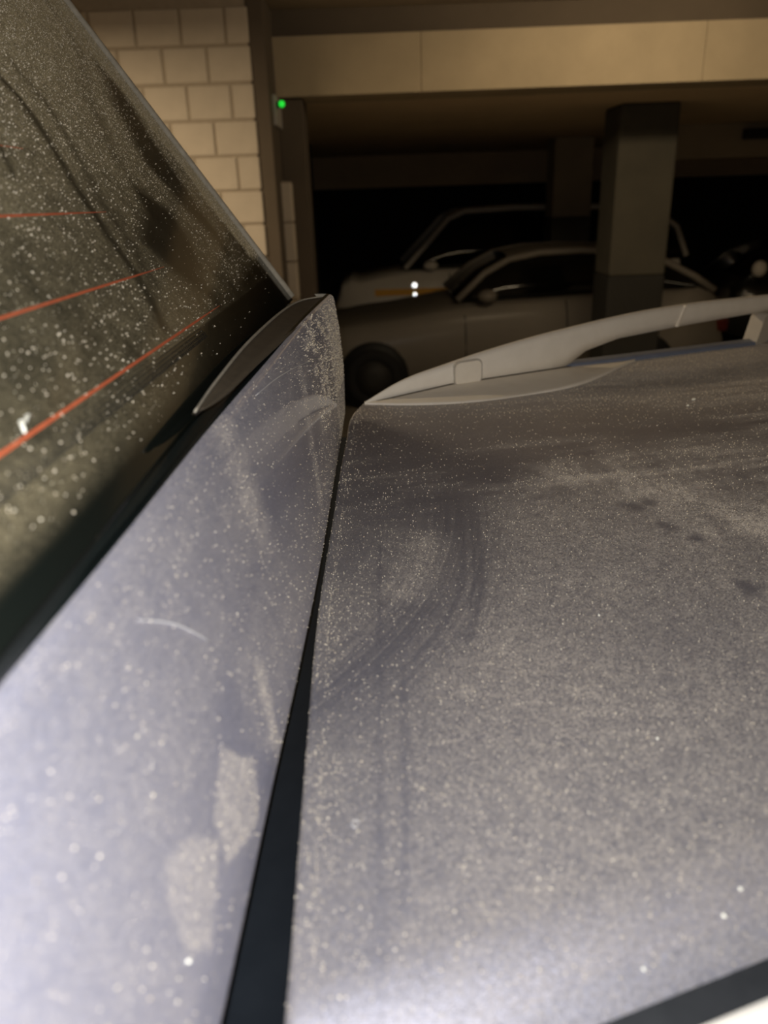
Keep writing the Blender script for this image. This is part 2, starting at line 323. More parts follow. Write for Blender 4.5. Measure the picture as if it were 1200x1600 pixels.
# ------------------------------------------------------------------ parked cars of the garage
def loft(name, secs, closed_ends=True):
    """secs: list of rings with the same number of points"""
    n = len(secs[0]); V = [p for s in secs for p in s]; Fc = []
    for i in range(len(secs) - 1):
        for j in range(n):
            Fc.append((i * n + j, (i + 1) * n + j, (i + 1) * n + (j + 1) % n, i * n + (j + 1) % n))
    if closed_ends: Fc.append(tuple(range(n))); Fc.append(tuple((len(secs) - 1) * n + j for j in range(n))[::-1])
    return mesh_of(name, V, Fc, True)
def finish(o, lv=1):
    m = o.modifiers.new('bevel', 'BEVEL'); m.width = 0.012; m.segments = 2; m.limit_method = 'ANGLE'
    return o
def parked_car(name, label, group, loc, rz, W, top, cabin, wheels, paint, seams, rw=0.32):
    """nose at -x, near side at y = 0, body reaching to y = W.
    top: (x, z) line of bonnet, belt and boot; cabin: list of (x, z_base, z_top) stations"""
    car = empty(name, loc, rz); tag(car, label, 'car', group)
    xs = [p[0] for p in top]
    rings = []
    for x in np.linspace(xs[0], xs[-1], 40):
        zt = float(smooth_curve(xs, [p[1] for p in top], [x])[0])
        e = min((x - xs[0]), (xs[-1] - x)); k = 1 - 0.16 * max(0, 1 - e / 0.5) ** 2     # plan taper at nose and tail
        hw = W / 2 * k; zb = 0.24 + 0.10 * max(0, 1 - e / 0.4)
        zs = zb + (zt - zb) * np.array([0.0, 0.12, 0.45, 0.80, 0.95, 1.0])
        ws = hw * np.array([0.90, 0.97, 1.0, 0.97, 0.90, 0.80])
        ring = [(x, W / 2 - a, b) for a, b in zip(ws, zs)] + [(x, W / 2 + a, b) for a, b in list(zip(ws, zs))[::-1]]
        rings.append(ring)
    finish(link('body', loft('body', rings), paint, car))
    def side(x, z, off=0.0):
        zt = float(smooth_curve(xs, [p[1] for p in top], [x])[0]); zb = 0.24
        return np.interp((z - zb) / (zt - zb), [0, 0.12, 0.45, 0.80, 0.95, 1], np.array([0.90, 0.97, 1.0, 0.97, 0.90, 0.80]) * W / 2) + off
    zmax = max(c[2] for c in cabin)
    # cabin of dark glass with body-coloured roof and pillars
    def cw(z, zb): return (W / 2) * np.interp(z, [zb, zmax], [0.86, 0.66])
    rings = []
    for (x, zb, zt) in cabin:
        zz = np.linspace(zb, zt, 4); ws = [cw(z, zb) for z in zz]
        rings.append([(x, W / 2 - a, b) for a, b in zip(ws, zz)] + [(x, W / 2 + a, b) for a, b in list(zip(ws, zz))[::-1]])
    link('cabin_glass', loft('cabin_glass', rings), M_carglass, car)
    line = [(x, cw(zt, zb), zt) for (x, zb, zt) in cabin]
    for sg in (-1, 1):
        link('roof_pillar', tube_mesh('roof_pillar', [(x, W / 2 + sg * (a + 0.004), z) for x, a, z in line], 0.038, 8), paint, car)
    rp = [(x, a, z) for (x, a, z) in line if z > zmax - 0.13]
    P = np.array([[(x, W / 2 + t * (a - 0.01), z + 0.012 + 0.035 * (1 - t * t)) for t in np.linspace(-1, 1, 9)] for x, a, z in rp])
    link('roof', grid_mesh('roof', P, flip=True), paint, car)
    # wheels with their dark arches
    for (x) in wheels:
        for sg in (-1, 1):
            yy = W / 2 + sg * (W / 2 + 0.012)
            pr = [(0.001, 0), (rw + 0.055, 0), (rw + 0.065, 0.02), (rw + 0.04, 0.10)] if sg < 0 else [(rw + 0.04, -0.10), (rw + 0.065, -0.02), (rw + 0.055, 0), (0.001, 0)]
            a = link('wheel_arch', lathe_mesh('wheel_arch', pr, 28), M_rubber, car); a.location = (x, yy, rw + 0.015)
            s = -1 if sg < 0 else 1
            prof = [(0.02, s * 0.02), (rw * 0.62, s * 0.012), (rw * 0.66, s * 0.03), (rw * 0.93, s * 0.028), (rw, s * 0.0), (rw, -s * 0.16), (rw * 0.6, -s * 0.18)]
            if s < 0: prof = prof[::1]
            t = link('wheel', lathe_mesh('wheel', prof, 28), M_tyre, car); t.location = (x, yy, rw)
            h = link('hub', lathe_mesh('hub', [(0.001, s * 0.034), (0.05, s * 0.034), (rw * 0.6, s * 0.024), (rw * 0.62, s * 0.0)], 20), M_hub, t)
    # door seams
    for (x, z1) in seams:
        pts = [(x + 0.02 * math.sin(3 * z), W / 2 - side(x, z, 0.002), z) for z in np.linspace(0.32, z1, 7)]
        link('door_seam', tube_mesh('door_seam', pts, 0.007, 6), M_rubber, car)
    # door mirrors
    mx, mz = cabin[0][0] + 0.62 * (cabin[1][0] - cabin[0][0]) + 0.12, cabin[0][1] + 0.07
    for sg in (-1, 1):
        bm = bmesh.new(); bmesh.ops.create_uvsphere(bm, u_segments=14, v_segments=10, radius=0.1)
        for v in bm.verts: v.co = Vector((v.co.x * 1.05, v.co.y * 0.9, v.co.z * 0.68))
        me = bpy.data.meshes.new('door_mirror'); bm.to_mesh(me); bm.free(); me.polygons.foreach_set('use_smooth', [True] * len(me.polygons))
        o = link('door_mirror', me, paint, car); o.location = (mx, W / 2 + sg * (W / 2 + 0.03), mz)
    # lamps
    zl = top[0][1] - 0.02
    for sg in (-1, 1):
        bm = bmesh.new(); bmesh.ops.create_cube(bm, size=1); bmesh.ops.bevel(bm, geom=bm.edges[:], offset=0.2, segments=3, affect='EDGES', profile=0.5)
        for v in bm.verts: v.co = Vector((v.co.x * 0.32, v.co.y * 0.16, v.co.z * 0.15))
        me = bpy.data.meshes.new('lamp'); bm.to_mesh(me); bm.free()
        o = link('headlight', me.copy(), M_carlamp, car); o.location = (xs[0] + 0.14, W / 2 + sg * (W / 2 - 0.2), zl - 0.06)
        o = link('tail_light', me, M_tail, car); o.location = (xs[-1] - 0.15, W / 2 + sg * (W / 2 - 0.17), top[-2][1] - 0.16)
    return car, side
M_carlamp = mat('lamp_lens', (0.35, 0.34, 0.32), rough=0.15, coat=1.0, noise=(30, (0.4, 0.39, 0.36), 0.2))
M_tail = mat('red_tail_lens', (0.09, 0.010, 0.006), rough=0.3, coat=0.3, noise=(30, (0.12, 0.012, 0.008), 0.2))
M_sedan = mat('silver_grey_paint', (0.21, 0.19, 0.16), rough=0.6, metal=0.1, coat=0.12, coat_rough=0.2, noise=(3, (0.23, 0.205, 0.175), 0.2))
M_suv = mat('pale_silver_paint', (0.78, 0.72, 0.63), rough=0.5, coat=0.15, coat_rough=0.2, noise=(3, (0.82, 0.76, 0.66), 0.2))
M_darkcar = mat('black_car_paint', (0.012, 0.012, 0.012), rough=0.3, coat=1.0, noise=(3, (0.016, 0.016, 0.016), 0.2))
M_stripe = mat('orange_stripe', (0.98, 0.50, 0.02), rough=0.5, noise=(10, (0.92, 0.45, 0.018), 0.2))
M_glint = mat('flash_glint', (0.9, 0.88, 0.82), rough=0.14, metal=1.0, noise=(40, (0.85, 0.83, 0.78), 0.2))  # mirror metal of the added glint discs

# silver sedan behind the roof rail
parked_car('sedan', 'silver grey sedan parked behind the wide pillar', 'cars parked across the aisle', (0, 8.35, 0), 0.0, 1.78,
    [(-0.86, 0.58), (-0.78, 0.76), (-0.40, 0.885), (0.2, 0.965), (0.9, 1.07), (1.6, 1.11), (2.6, 1.15), (3.2, 1.16), (3.62, 1.10), (3.74, 0.92), (3.80, 0.6)],
    [(0.86, 1.09, 1.11), (1.16, 1.10, 1.365), (1.43, 1.11, 1.50), (1.76, 1.11, 1.555), (2.2, 1.13, 1.565), (2.7, 1.14, 1.54), (3.05, 1.15, 1.45), (3.40, 1.15, 1.27), (3.62, 1.10, 1.12)],
    (-0.06, 2.85), M_sedan, ((0.93, 1.06), (2.02, 1.08)))
# pale SUV with the orange stripe
suv, sside = parked_car('suv', 'pale tall car with an orange stripe behind the sedan', 'cars parked across the aisle', (0, 11.3, 0), 0.0, 1.90,
    [(-0.62, 0.7), (-0.52, 0.98), (-0.2, 1.08), (0.55, 1.20), (1.2, 1.22), (2.4, 1.22), (3.6, 1.24), (4.2, 1.24), (4.4, 1.15), (4.46, 0.7)],
    [(0.42, 1.19, 1.22), (0.80, 1.20, 1.60), (1.05, 1.20, 1.86), (1.28, 1.20, 1.95), (2.0, 1.21, 1.975), (3.2, 1.22, 1.95), (4.0, 1.23, 1.86), (4.28, 1.23, 1.65), (4.42, 1.22, 1.26)],
    (0.28, 3.40), M_suv, ((1.05, 1.15), (2.15, 1.15)), 0.36)
V = []
for x in np.linspace(-0.02, 0.98, 14):
    for z in (0.865, 0.955): V.append((x, 0.95 - sside(x, z, 0.006), z))
link('orange_stripe', mesh_of('orange_stripe', V, [(2*i, 2*i+2, 2*i+3, 2*i+1) for i in range(13)]), M_stripe, suv)
for (x, z, rr) in ((0.545, 1.0, 0.040), (0.55, 0.875, 0.032)):  # discs added for flash glints in the paint, turned to the camera
    bm = bmesh.new(); bmesh.ops.create_cone(bm, cap_ends=True, segments=20, radius1=rr, radius2=rr * 0.8, depth=0.02)
    me = bpy.data.meshes.new('added_reflector'); bm.to_mesh(me); bm.free()
    o = link('glint_disc', me, M_glint, suv); o.location = (x, 0.95 - sside(x, z, 0.02), z)
    d = (Vector((0, 0, CAMZ)) - (Vector((0, 11.3, 0)) + o.location)).normalized(); o.rotation_euler = d.to_track_quat('Z', 'Y').to_euler()
    o['label'] = 'bright round disc added for a glint in the paint'
# black car at the right, only its mirror shows
parked_car('hatchback', 'black car in the dark right of the wide pillar with a pale mirror', 'cars parked across the aisle', (5.25, 10.3, 0), 0.0, 1.75,
    [(-0.62, 0.6), (-0.55, 0.85), (-0.2, 0.98), (0.4, 1.05), (1.6, 1.10), (2.8, 1.12), (3.2, 1.10), (3.3, 0.7)],
    [(-0.45, 0.93, 0.95), (-0.05, 1.0, 1.28), (0.35, 1.04, 1.42), (0.8, 1.06, 1.47), (2.0, 1.09, 1.47), (2.8, 1.11, 1.40), (3.2, 1.10, 1.15)],
    (0.2, 2.6), M_darkcar, ((0.75, 1.0),))
mr = [o for o in bpy.data.objects if o.parent and o.parent.name == 'hatchback' and o.name.startswith('door_mirror')]
for o in mr: o.data.materials.clear(); o.data.materials.append(M_suv)
mr[0].location = (-0.33, -0.05, 1.16); mr[0].scale = (0.9, 0.9, 1.5)

# ------------------------------------------------------------------ the photographed car
car = empty('estate_car', (0, 0, 0))
tag(car, 'dusty lilac silver car with raised tailgate and silver roof rails', 'car')
ZR = 1.77
REAR_Y = [0.213, 0.241, 0.384, 0.633, 0.813, 1.168, 1.346, 1.404]
REAR_X = [-0.055, -0.055, -0.059, -0.065, -0.063, -0.057, -0.049, -0.036]
RD = np.array([0.853, 0.522]); RP = np.array([-0.031, 1.414])               # far rail: start and direction in plan
ND = np.array([0.950, 0.313]); NP = np.array([-0.057, 0.192])               # near edge of the roof

# ---- roof skin
nu, nv = 620, 560
uu = np.concatenate([np.linspace(0, 0.012, 14), 0.012 + (np.linspace(0, 1, nu - 13)[1:]) ** 1.6 * 2.0])
vv = np.linspace(-0.012, 1.012, nv)
U, Vv = np.meshgrid(uu, vv, indexing='ij')
yr = 0.192 + Vv * (1.418 - 0.192)
xr = smooth_curve(REAR_Y, REAR_X, yr)
dx = ND[0] + (RD[0] - ND[0]) * Vv; dy = ND[1] + (RD[1] - ND[1]) * Vv
X = xr + U * dx; Y = yr + U * dy
crown = -0.030 * np.clip((U - 0.25) / 1.0, 0, 2) ** 1.3 * np.clip((Vv - 0.5) / 0.5, 0, 1) ** 1.2       # falls gently towards the far side
nearfall = -0.030 * np.clip((0.055 - Vv) / 0.055, 0, 1.5) ** 2                                     # rounds over at the near side
rr = 0.007; roll = -(rr - np.sqrt(np.clip(rr ** 2 - np.clip(rr - U, 0, rr) ** 2, 0, None)))       # rolled rear edge
def sst(a): a = np.clip(a, 0, 1); return a * a * (3 - 2 * a)
shoulder = 0.012 * sst((Vv - 0.84) / 0.12) * sst((U - 0.30) / 0.5)
Z = ZR + crown + nearfall + roll + shoulder - 0.012 * sst((U - 0.3) / 0.5) * sst((Vv - 0.5) / 0.34)
P = np.stack([X, Y, Z], -1)
# dust on the roof: settled film, wiped swathes, finger trails, loose heaps
n1 = fbm(X * 9, Y * 9); n2 = fbm(X * 40 + 3, Y * 18); n3 = fbm(X * 14 + 9, Y * 60 + 4)
d = 0.37 + 0.20 * (n1 - 0.5) + 0.12 * (n2 - 0.5)
d = d * (1 - 0.35 * np.clip((0.05 - X) / 0.08, 0, 1))                     # cleaner along the gap
farm = np.clip((Y - 0.86) / 0.12, 0, 1)
n4 = fbm(X * 5 + 0.6 * Y, Y * 42 - X * 9); n5 = fbm(X * 16 + 3, Y * 110 - X * 30)
d = d * (1 - farm) + farm * (0.32 + 0.02 * n1) * np.clip(3.4 * n4 - 1.05, 0.05, 1.9) * np.clip(1.8 * n5 + 0.1, 0.3, 1.6)
wx = X + 0.03 * (fbm(X * 12 + 40, Y * 12) - 0.5); wy = Y + 0.06 * (fbm(X * 10, Y * 10 + 31) - 0.5)
def wipe(m, k, st=0.5, path=None, f=420.0):
    """take dust away; with a path, fingers leave fine ridges along it"""
    global d
    g = np.clip(n3 * 2.2 - 0.75, 0, 1)
    if path:
        q_ = np.linspace(0, len(path) - 1, 40); i_ = np.arange(len(path))
        off = [(a - 0.25, b + 0.1) for a, b in zip(smooth_curve(i_, [p[0] for p in path], q_), smooth_curve(i_, [p[1] for p in path], q_))]
        dd_ = seg_dist(X, Y, off); g = np.clip(vnoise(dd_ * f, dd_ * 0 + 3.3) * 1.7 - 0.35, 0, 1)
    d = d * (1 - m * k * (1 - st * g))
wipe(stroke(wx, wy, [(-0.05, 1.15), (0.05, 1.19), (0.175, 1.225), (0.3, 1.265), (0.447, 1.30)], 0.065, 0.6), 1.0, 0.30)
wipe(stroke(wx, wy, [(-0.05, 1.02), (0.09, 1.05), (0.23, 1.06), (0.38, 1.10), (0.52, 1.20)], 0.055, 0.7), 0.85)
wipe(stroke(wx, wy, [(-0.06, 0.90), (0.03, 0.90), (0.10, 0.95), (0.17, 1.0)], 0.07, 0.7), 0.92)
wipe(stroke(wx, wy, [(-0.06, 0.74), (-0.03, 0.80), (0.0, 0.86)], 0.045, 0.8), 0.6)
wipe(stroke(X, Y, [(0.081, 0.899), (0.074, 0.764), (0.048, 0.649), (0.011, 0.571), (-0.03, 0.517), (-0.06, 0.485)], 0.044, 0.8), 0.85, 0.70, [(0.081, 0.899), (0.074, 0.764), (0.048, 0.649), (0.011, 0.571), (-0.03, 0.517), (-0.06, 0.485)])
wipe(stroke(X, Y, [(0.111, 0.90), (0.098, 0.713), (0.083, 0.621), (0.066, 0.565)], 0.0045, 0.8), 0.55, 0.1)
wipe(stroke(X, Y, [(0.104, 0.88), (0.091, 0.713), (0.076, 0.621)], 0.0015, 0.8), 0.7, 0.1)
wipe(stroke(X, Y, [(0.095, 0.87), (0.078, 0.70), (0.052, 0.60), (0.02, 0.54)], 0.003, 0.8), 0.5, 0.1)
wipe(stroke(X, Y, [(-0.008, 0.53), (-0.009, 0.382), (-0.010, 0.27)], 0.0035, 0.9), 0.5, 0.1)
wipe(stroke(X, Y, [(0.011, 0.53), (0.007, 0.381), (0.003, 0.30)], 0.0030, 0.9), 0.55, 0.1)
wipe(stroke(X, Y, [(-0.006, 0.77), (-0.008, 0.56)], 0.0018, 0.9), 0.6, 0.1)
d = d + 0.60 * stroke(wx, wy, [(0.25, 0.98), (0.306, 0.953), (0.372, 0.863), (0.42, 0.80)], 0.05, 0.9) * np.clip(n2 * 2 - 0.4, 0, 1)
d = d + 0.35 * stroke(wx, wy, [(0.35, 1.02), (0.55, 1.02), (0.75, 1.0)], 0.07, 0.9) * np.clip(n2 * 2 - 0.4, 0, 1)
d = d + 0.20 * stroke(wx, wy, [(0.02, 0.66), (0.04, 0.72), (0.05, 0.78)], 0.02, 0.9)
for (a, b, rad) in ((0.298, 0.851, 0.014), (0.322, 0.869, 0.010), (0.318, 0.79, 0.012), (0.34, 0.755, 0.008), (0.34, 0.64, 0.012)):
    wipe(np.clip(1.4 - np.hypot((wx - a), (wy - b) * 0.7) / rad, 0, 1), 0.8, 0.1)
wipe(np.clip((0.10 - Vv) / 0.1, 0, 1) * 0.5, 0.6)
wipe(np.clip((0.20 - X) / 0.12, 0, 1) * np.clip((wy - 0.98) / 0.1, 0, 1), 0.65)
d = d + 0.36 * np.clip((Y - 1.20) / 0.2, 0, 1) * np.clip((X - 0.25) / 0.3, 0, 1)  # film thickened at far right to carry the warm ambient light's tone
d = d + 0.35 * sst((Vv - 0.84) / 0.06) * sst((U - 0.25) / 0.3)
d = np.clip(d, 0.03, 0.95)
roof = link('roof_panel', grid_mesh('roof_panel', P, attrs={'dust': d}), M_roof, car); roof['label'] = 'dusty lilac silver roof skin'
roof_d = (uu, vv, d)
def roof_z(x, y):
    i = np.argmin((X - x) ** 2 + (Y - y) ** 2); return Z.ravel()[i]

# ---- rear edge flange down into the gutter, and the gutter itself
yy = np.linspace(0.17, 1.41, 60); xx = smooth_curve(REAR_Y, REAR_X, yy)
P = np.stack([np.stack([xx + o, yy, np.full_like(yy, z)], -1) for (o, z) in ((0.002, ZR - 0.006), (0.0, ZR - 0.010), (0.002, ZR - 0.030), (-0.006, ZR - 0.060), (-0.06, ZR - 0.066), (-0.16, ZR - 0.060))], 1)
link('tailgate_gutter', grid_mesh('tailgate_gutter', P), M_gutter, car)

# ---- the spoiler: painted outer face, standing up behind the roof
BY = [0.05, 0.242, 0.397, 0.528, 0.699, 0.916, 1.169, 1.335]; BX = [-0.091, -0.082, -0.077, -0.072, -0.0675, -0.0655, -0.064, -0.0635]
TY = [0.05, 0.249, 0.379, 0.563, 0.780, 1.021, 1.265]; TX = [-0.163, -0.151, -0.142, -0.129, -0.111, -0.091, -0.069]; TZ = [1.938, 1.945, 1.95, 1.96, 1.97, 1.98, 1.985]
n, m = 380, 190
q = np.linspace(0, 1, n)
kk = np.linspace(0, 1, m)
Q, K = np.meshgrid(q, kk, indexing='ij')
yend = 1.335 + (1.268 - 1.335) * K ** 1.3                                  # far end leans
Yp = 0.05 + Q * (yend - 0.05)
xb = smooth_curve(BY, BX, Yp); xt = smooth_curve(TY, TX, Yp); zt = smooth_curve(TY, TZ, Yp)
Kx = K
Xp = xb + (xt - xb) * Kx + 0.0035 * np.sin(np.pi * K)
Zp = ZR - 0.002 + (zt - ZR + 0.002) * K
re = 0.006                                                                # rounded upper edge
tt = np.clip((K - 0.955) / 0.045, 0, 1); Xp = Xp - re * (1 - np.sqrt(1 - tt ** 2 * 0.999))
tb = np.clip((0.03 - K) / 0.03, 0, 1); Xp = Xp - 0.005 * (1 - np.sqrt(1 - tb ** 2 * 0.999))
P = np.stack([Xp, Yp, Zp], -1)
yK = Yp; k1 = K * 0.19
n1 = fbm(yK * 9, k1 * 30); n2 = fbm(yK * 40, k1 * 90 + 7); n3 = fbm(yK * 14 + 2, k1 * 160)
d = 0.20 + 0.16 * (n1 - 0.5) + 0.1 * (n2 - 0.5)
wy_ = yK + 0.02 * (fbm(yK * 25, K * 6 + 3) - 0.5); wk_ = K + 0.05 * (fbm(yK * 20 + 8, K * 5) - 0.5)
def psk(pts, wd, soft): return stroke(wy_ * 1.0, wk_ * 0.19, [(a, b * 0.19) for a, b in pts], wd, soft)
def ppoly(pts, soft): return in_poly(wy_, wk_ * 0.19, [(a, b * 0.19) for a, b in pts], soft)
d = d * (1 - 0.75 * psk([(0.62, 0.60), (0.75, 0.55), (0.9, 0.50)], 0.030, 0.7))
d = d * (1 - 0.6 * psk([(0.40, 0.05), (0.36, 0.30), (0.40, 0.40)], 0.014, 0.7))
d = d + 0.28 * psk([(0.592, 0.93), (0.585, 0.80), (0.575, 0.66), (0.57, 0.55)], 0.020, 0.8) * np.clip(n3 * 2 - 0.3, 0, 1)
d = d + 0.45 * psk([(0.905, 0.78), (0.85, 0.46), (0.82, 0.20)], 0.012, 0.7) * np.clip(n3 * 2 - 0.3, 0, 1)
d = d + 0.35 * psk([(0.455, 0.28), (0.43, 0.09)], 0.008, 0.7)
# dust left standing where the rest was wiped away, with hard edges
d = d * (1 - 0.45 * ppoly([(0.25, 0.0), (0.42, 0.0), (0.40, 0.36), (0.34, 0.30), (0.30, 0.32), (0.262, 0.22), (0.22, 0.10), (0.2, 0.0)], 0.004))
d = np.maximum(d, 0.50 * ppoly([(0.355, 0.355), (0.372, 0.24), (0.388, 0.20), (0.382, 0.13), (0.365, 0.07), (0.335, 0.10), (0.309, 0.155), (0.318, 0.27)], 0.0016))
d = np.maximum(d, 0.42 * ppoly([(0.272, 0.43), (0.300, 0.36), (0.316, 0.23), (0.292, 0.16), (0.262, 0.14), (0.245, 0.24), (0.255, 0.36)], 0.004))
# thick dirt towards the far end
d = np.maximum(d, np.clip((yK - 0.95 + 0.05 * (n2 - 0.5)) / 0.05, 0, 1) * np.clip((K - 0.32 + 0.2 * (n2 - 0.5)) / 0.2, 0, 1) * (0.10 + 0.5 * np.clip(3.2 * n2 - 1.3, 0, 1)))
d = np.maximum(d, np.clip((yK - 1.13 + 0.03 * (n2 - 0.5)) / 0.04, 0, 1) * (0.45 + 0.5 * n2))
d = np.clip(d, 0.02, 0.95)
panel_d = (P, d)
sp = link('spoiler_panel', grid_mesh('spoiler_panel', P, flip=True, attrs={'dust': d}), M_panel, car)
sp['label'] = 'painted upright face of the tailgate spoiler, wiped and dusty'
# lower return of the spoiler, folded back under it
yb = Yp[:, 0]
P2 = np.stack([np.stack([Xp[:, 0] + o, yb, Zp[:, 0] + z], -1) for (o, z) in ((0, 0), (-0.004, -0.004), (-0.030, -0.004), (-0.034, 0.004), (-0.055, 0.12), (-0.068, 0.150))], 1)
link('spoiler_return', grid_mesh('spoiler_return', P2, flip=True), M_lip, car)
# far end cap
K_ = np.linspace(0, 1, 24); PP = []
for k in K_:
    i = int(round(k * (m - 1))); p = P[-1, i]
    PP.append([p, p + np.array([-0.003, 0.006, 0.0]), p + np.array([-0.012, 0.010, 0]), p + np.array([-0.05 * (1 - 0.5 * k), 0.012, 0])])
link('spoiler_end_cap', grid_mesh('spoiler_end_cap', np.array(PP)), M_rim, car)['label'] = 'dusty grey end of the spoiler'

# ---- glossy black ledge between the spoiler edge and the glass
GA = np.array([-0.152, 1.42, 1.965]); GE = np.array([-0.569, 0, 0.822]); GN = np.array([0.822, 0, 0.569])
def gpt(s, t, h=0.0): return np.array([GA[0] + GE[0] * s, t, GA[2] + GE[2] * s]) + GN * h
rows = []
for i in range(n):
    a = P[i, -1]; s = i / (n - 1); b = gpt(0.0, a[1] + 0.09 * s * s, -0.004)
    rows.append([a, a + np.array([-0.004, 0, 0.0015]), a * 0.75 + b * 0.25 + np.array([0, 0, -0.005]), a * 0.45 + b * 0.55 + np.array([0, 0, -0.007]), b * 0.88 + a * 0.12 + np.array([0, 0, -0.003]), b])
link('spoiler_ledge', grid_mesh('spoiler_ledge', np.array(rows), flip=True), M_lip, car)['label'] = 'glossy black ledge behind the spoiler edge'
# leaf shape added for the rail's reflection in the black gloss
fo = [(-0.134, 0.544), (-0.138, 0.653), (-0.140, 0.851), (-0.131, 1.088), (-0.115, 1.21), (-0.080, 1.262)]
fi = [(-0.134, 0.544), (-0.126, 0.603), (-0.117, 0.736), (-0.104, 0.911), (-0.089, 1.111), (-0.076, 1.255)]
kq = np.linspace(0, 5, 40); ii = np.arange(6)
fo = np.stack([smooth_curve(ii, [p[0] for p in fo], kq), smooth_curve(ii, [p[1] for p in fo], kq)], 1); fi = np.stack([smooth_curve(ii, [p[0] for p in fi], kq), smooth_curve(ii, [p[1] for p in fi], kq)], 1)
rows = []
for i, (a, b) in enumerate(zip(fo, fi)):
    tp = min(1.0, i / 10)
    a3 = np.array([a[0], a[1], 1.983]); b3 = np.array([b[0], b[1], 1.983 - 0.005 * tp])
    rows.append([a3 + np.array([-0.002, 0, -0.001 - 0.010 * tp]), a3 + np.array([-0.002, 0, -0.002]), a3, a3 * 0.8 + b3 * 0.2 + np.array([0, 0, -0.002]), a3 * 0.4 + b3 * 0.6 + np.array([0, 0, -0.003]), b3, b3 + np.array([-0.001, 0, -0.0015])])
refl_leaf = link('rail_reflection', grid_mesh('rail_reflection', np.array(rows), flip=True), M_reflect_crease, car); refl_leaf['label'] = 'brown dusty leaf-shaped fin'
link('reflection_edge', tube_mesh('reflection_edge', [(a[0], a[1], 1.9835) for a in fo], [0.0009 + 0.0009 * math.sin(math.pi * i / 39) for i in range(40)], 6), M_rim, refl_leaf)

# ---- rear window
ns, nt_ = 330, 330
ss = np.linspace(-0.004, 0.80, ns); ts = 0.02 + np.linspace(0, 1, nt_) * 1.40
Sg, Tg = np.meshgrid(ss, ts, indexing='ij')
bulge = -0.012 * ((Tg - 0.72) / 0.7) ** 2 * 0
P = GA[None, None] * np.array([1, 0, 1]) + Sg[..., None] * GE + Tg[..., None] * np.array([0, 1, 0])
n1 = fbm(Sg * 7, Tg * 7); n2 = fbm(Sg * 45, Tg * 30); n3 = fbm(Sg * 18 + 4, Tg * 70)
d = 0.15 + 0.12 * (n1 - 0.5) + 0.18 * (n2 - 0.5) + 0.62 * np.clip((Sg - 0.14) / 0.35, 0, 1)  # film thickens up the glass, also standing in for reflected ambient haze
ws = Sg + 0.012 * (fbm(Sg * 20 + 9, Tg * 14) - 0.5); wt = Tg + 0.03 * (fbm(Sg * 14, Tg * 14 + 5) - 0.5)
def gw(m_, k): 
    global d
    d = d * (1 - m_ * k)
gw(stroke(ws, wt, [(0.36, 0.80), (0.298, 0.813), (0.202, 0.769), (0.161, 0.753), (0.113, 0.74), (0.074, 0.699)], 0.008, 0.9), 0.8)
gw(stroke(ws, wt, [(0.36, 0.89), (0.29, 0.88), (0.20, 0.82), (0.13, 0.78)], 0.010, 1.0), 0.45)
gw(stroke(ws, wt, [(0.27, 0.695), (0.227, 0.664)], 0.004, 0.9), 0.7)
gw(in_poly(ws, wt, [(0.225, 0.975), (0.19, 0.93), (0.157, 0.845), (0.115, 0.86), (0.088, 0.90), (0.10, 0.985), (0.14, 1.03), (0.184, 1.05)], 0.014), 0.85)
gw(stroke(ws, wt, [(0.110, 0.89), (0.085, 0.92), (0.07, 0.93)], 0.016, 0.9), 0.6)
gw(in_poly(ws, wt, [(0.43, 1.30), (0.40, 1.33), (0.30, 1.275), (0.22, 1.245), (0.135, 1.215), (0.122, 1.19), (0.18, 1.14), (0.26, 1.12), (0.34, 1.19)], 0.018), 0.82)
gw(stroke(ws, wt, [(0.52, 1.28), (0.44, 1.25), (0.36, 1.10), (0.25, 0.99)], 0.012, 1.0), 0.30)
gw(stroke(ws, wt, [(0.164, 1.32), (0.13, 1.33), (0.10, 1.30)], 0.006, 0.9), 0.6)
d = np.maximum(d, 0.9 * np.clip((wt - 1.31 - 0.05 * (n2 - 0.5)) / 0.03, 0, 1) * np.clip((Sg - 0.05) / 0.05, 0, 1))
# thin film on the printed border, clean black strip next to the ledge
d = np.where(Sg < 0.052, (0.17 + 0.1 * n1) * np.clip((Sg - 0.010) / 0.018, 0, 1) * (0.10 + 0.95 * np.clip((0.75 - Tg) / 0.4, 0, 1)), d)
d = d * (1 - 0.85 * np.clip((0.055 - Sg + 0.05 * np.clip((Tg - 0.8) / 0.6, 0, 1)) / 0.02, 0, 1) * np.clip((Tg - 0.75) / 0.4, 0, 1))
d = np.clip(d, 0.0, 0.9)
glass_d = (ss, ts, d)
glass = link('rear_window', grid_mesh('rear_window', P, flip=True, attrs={'dust': d}), M_glass, car); glass['label'] = 'tinted rear window under streaked dust'
sol = glass.modifiers.new('thickness', 'SOLIDIFY'); sol.thickness = 0.004; sol.offset = -1
# heating wires
def wire(s0, t0, t1, hw):
    V = []
    ts_ = np.linspace(t0, t1, 16)
    for t in ts_:
        s = s0
        k = hw * (1 - 0.75 * max(0, (t - (t1 - 0.12)) / 0.12))
        V += [gpt(s - k, t, 0.0004), gpt(s, t, 0.0009), gpt(s + k, t, 0.0004)]
    Fc = []
    for i in range(15):
        Fc += [(3*i, 3*i+1, 3*i+4, 3*i+3), (3*i+1, 3*i+2, 3*i+5, 3*i+4)]
    link('heating_wire', mesh_of('heating_wire', V, Fc, True), M_red, glass)
wire(0.0575, 0.05, 0.93, 0.0011); wire(0.120, 0.05, 0.84, 0.0010); wire(0.187, 0.05, 0.80, 0.0010)
wire(0.250, 0.05, 0.72, 0.0006)
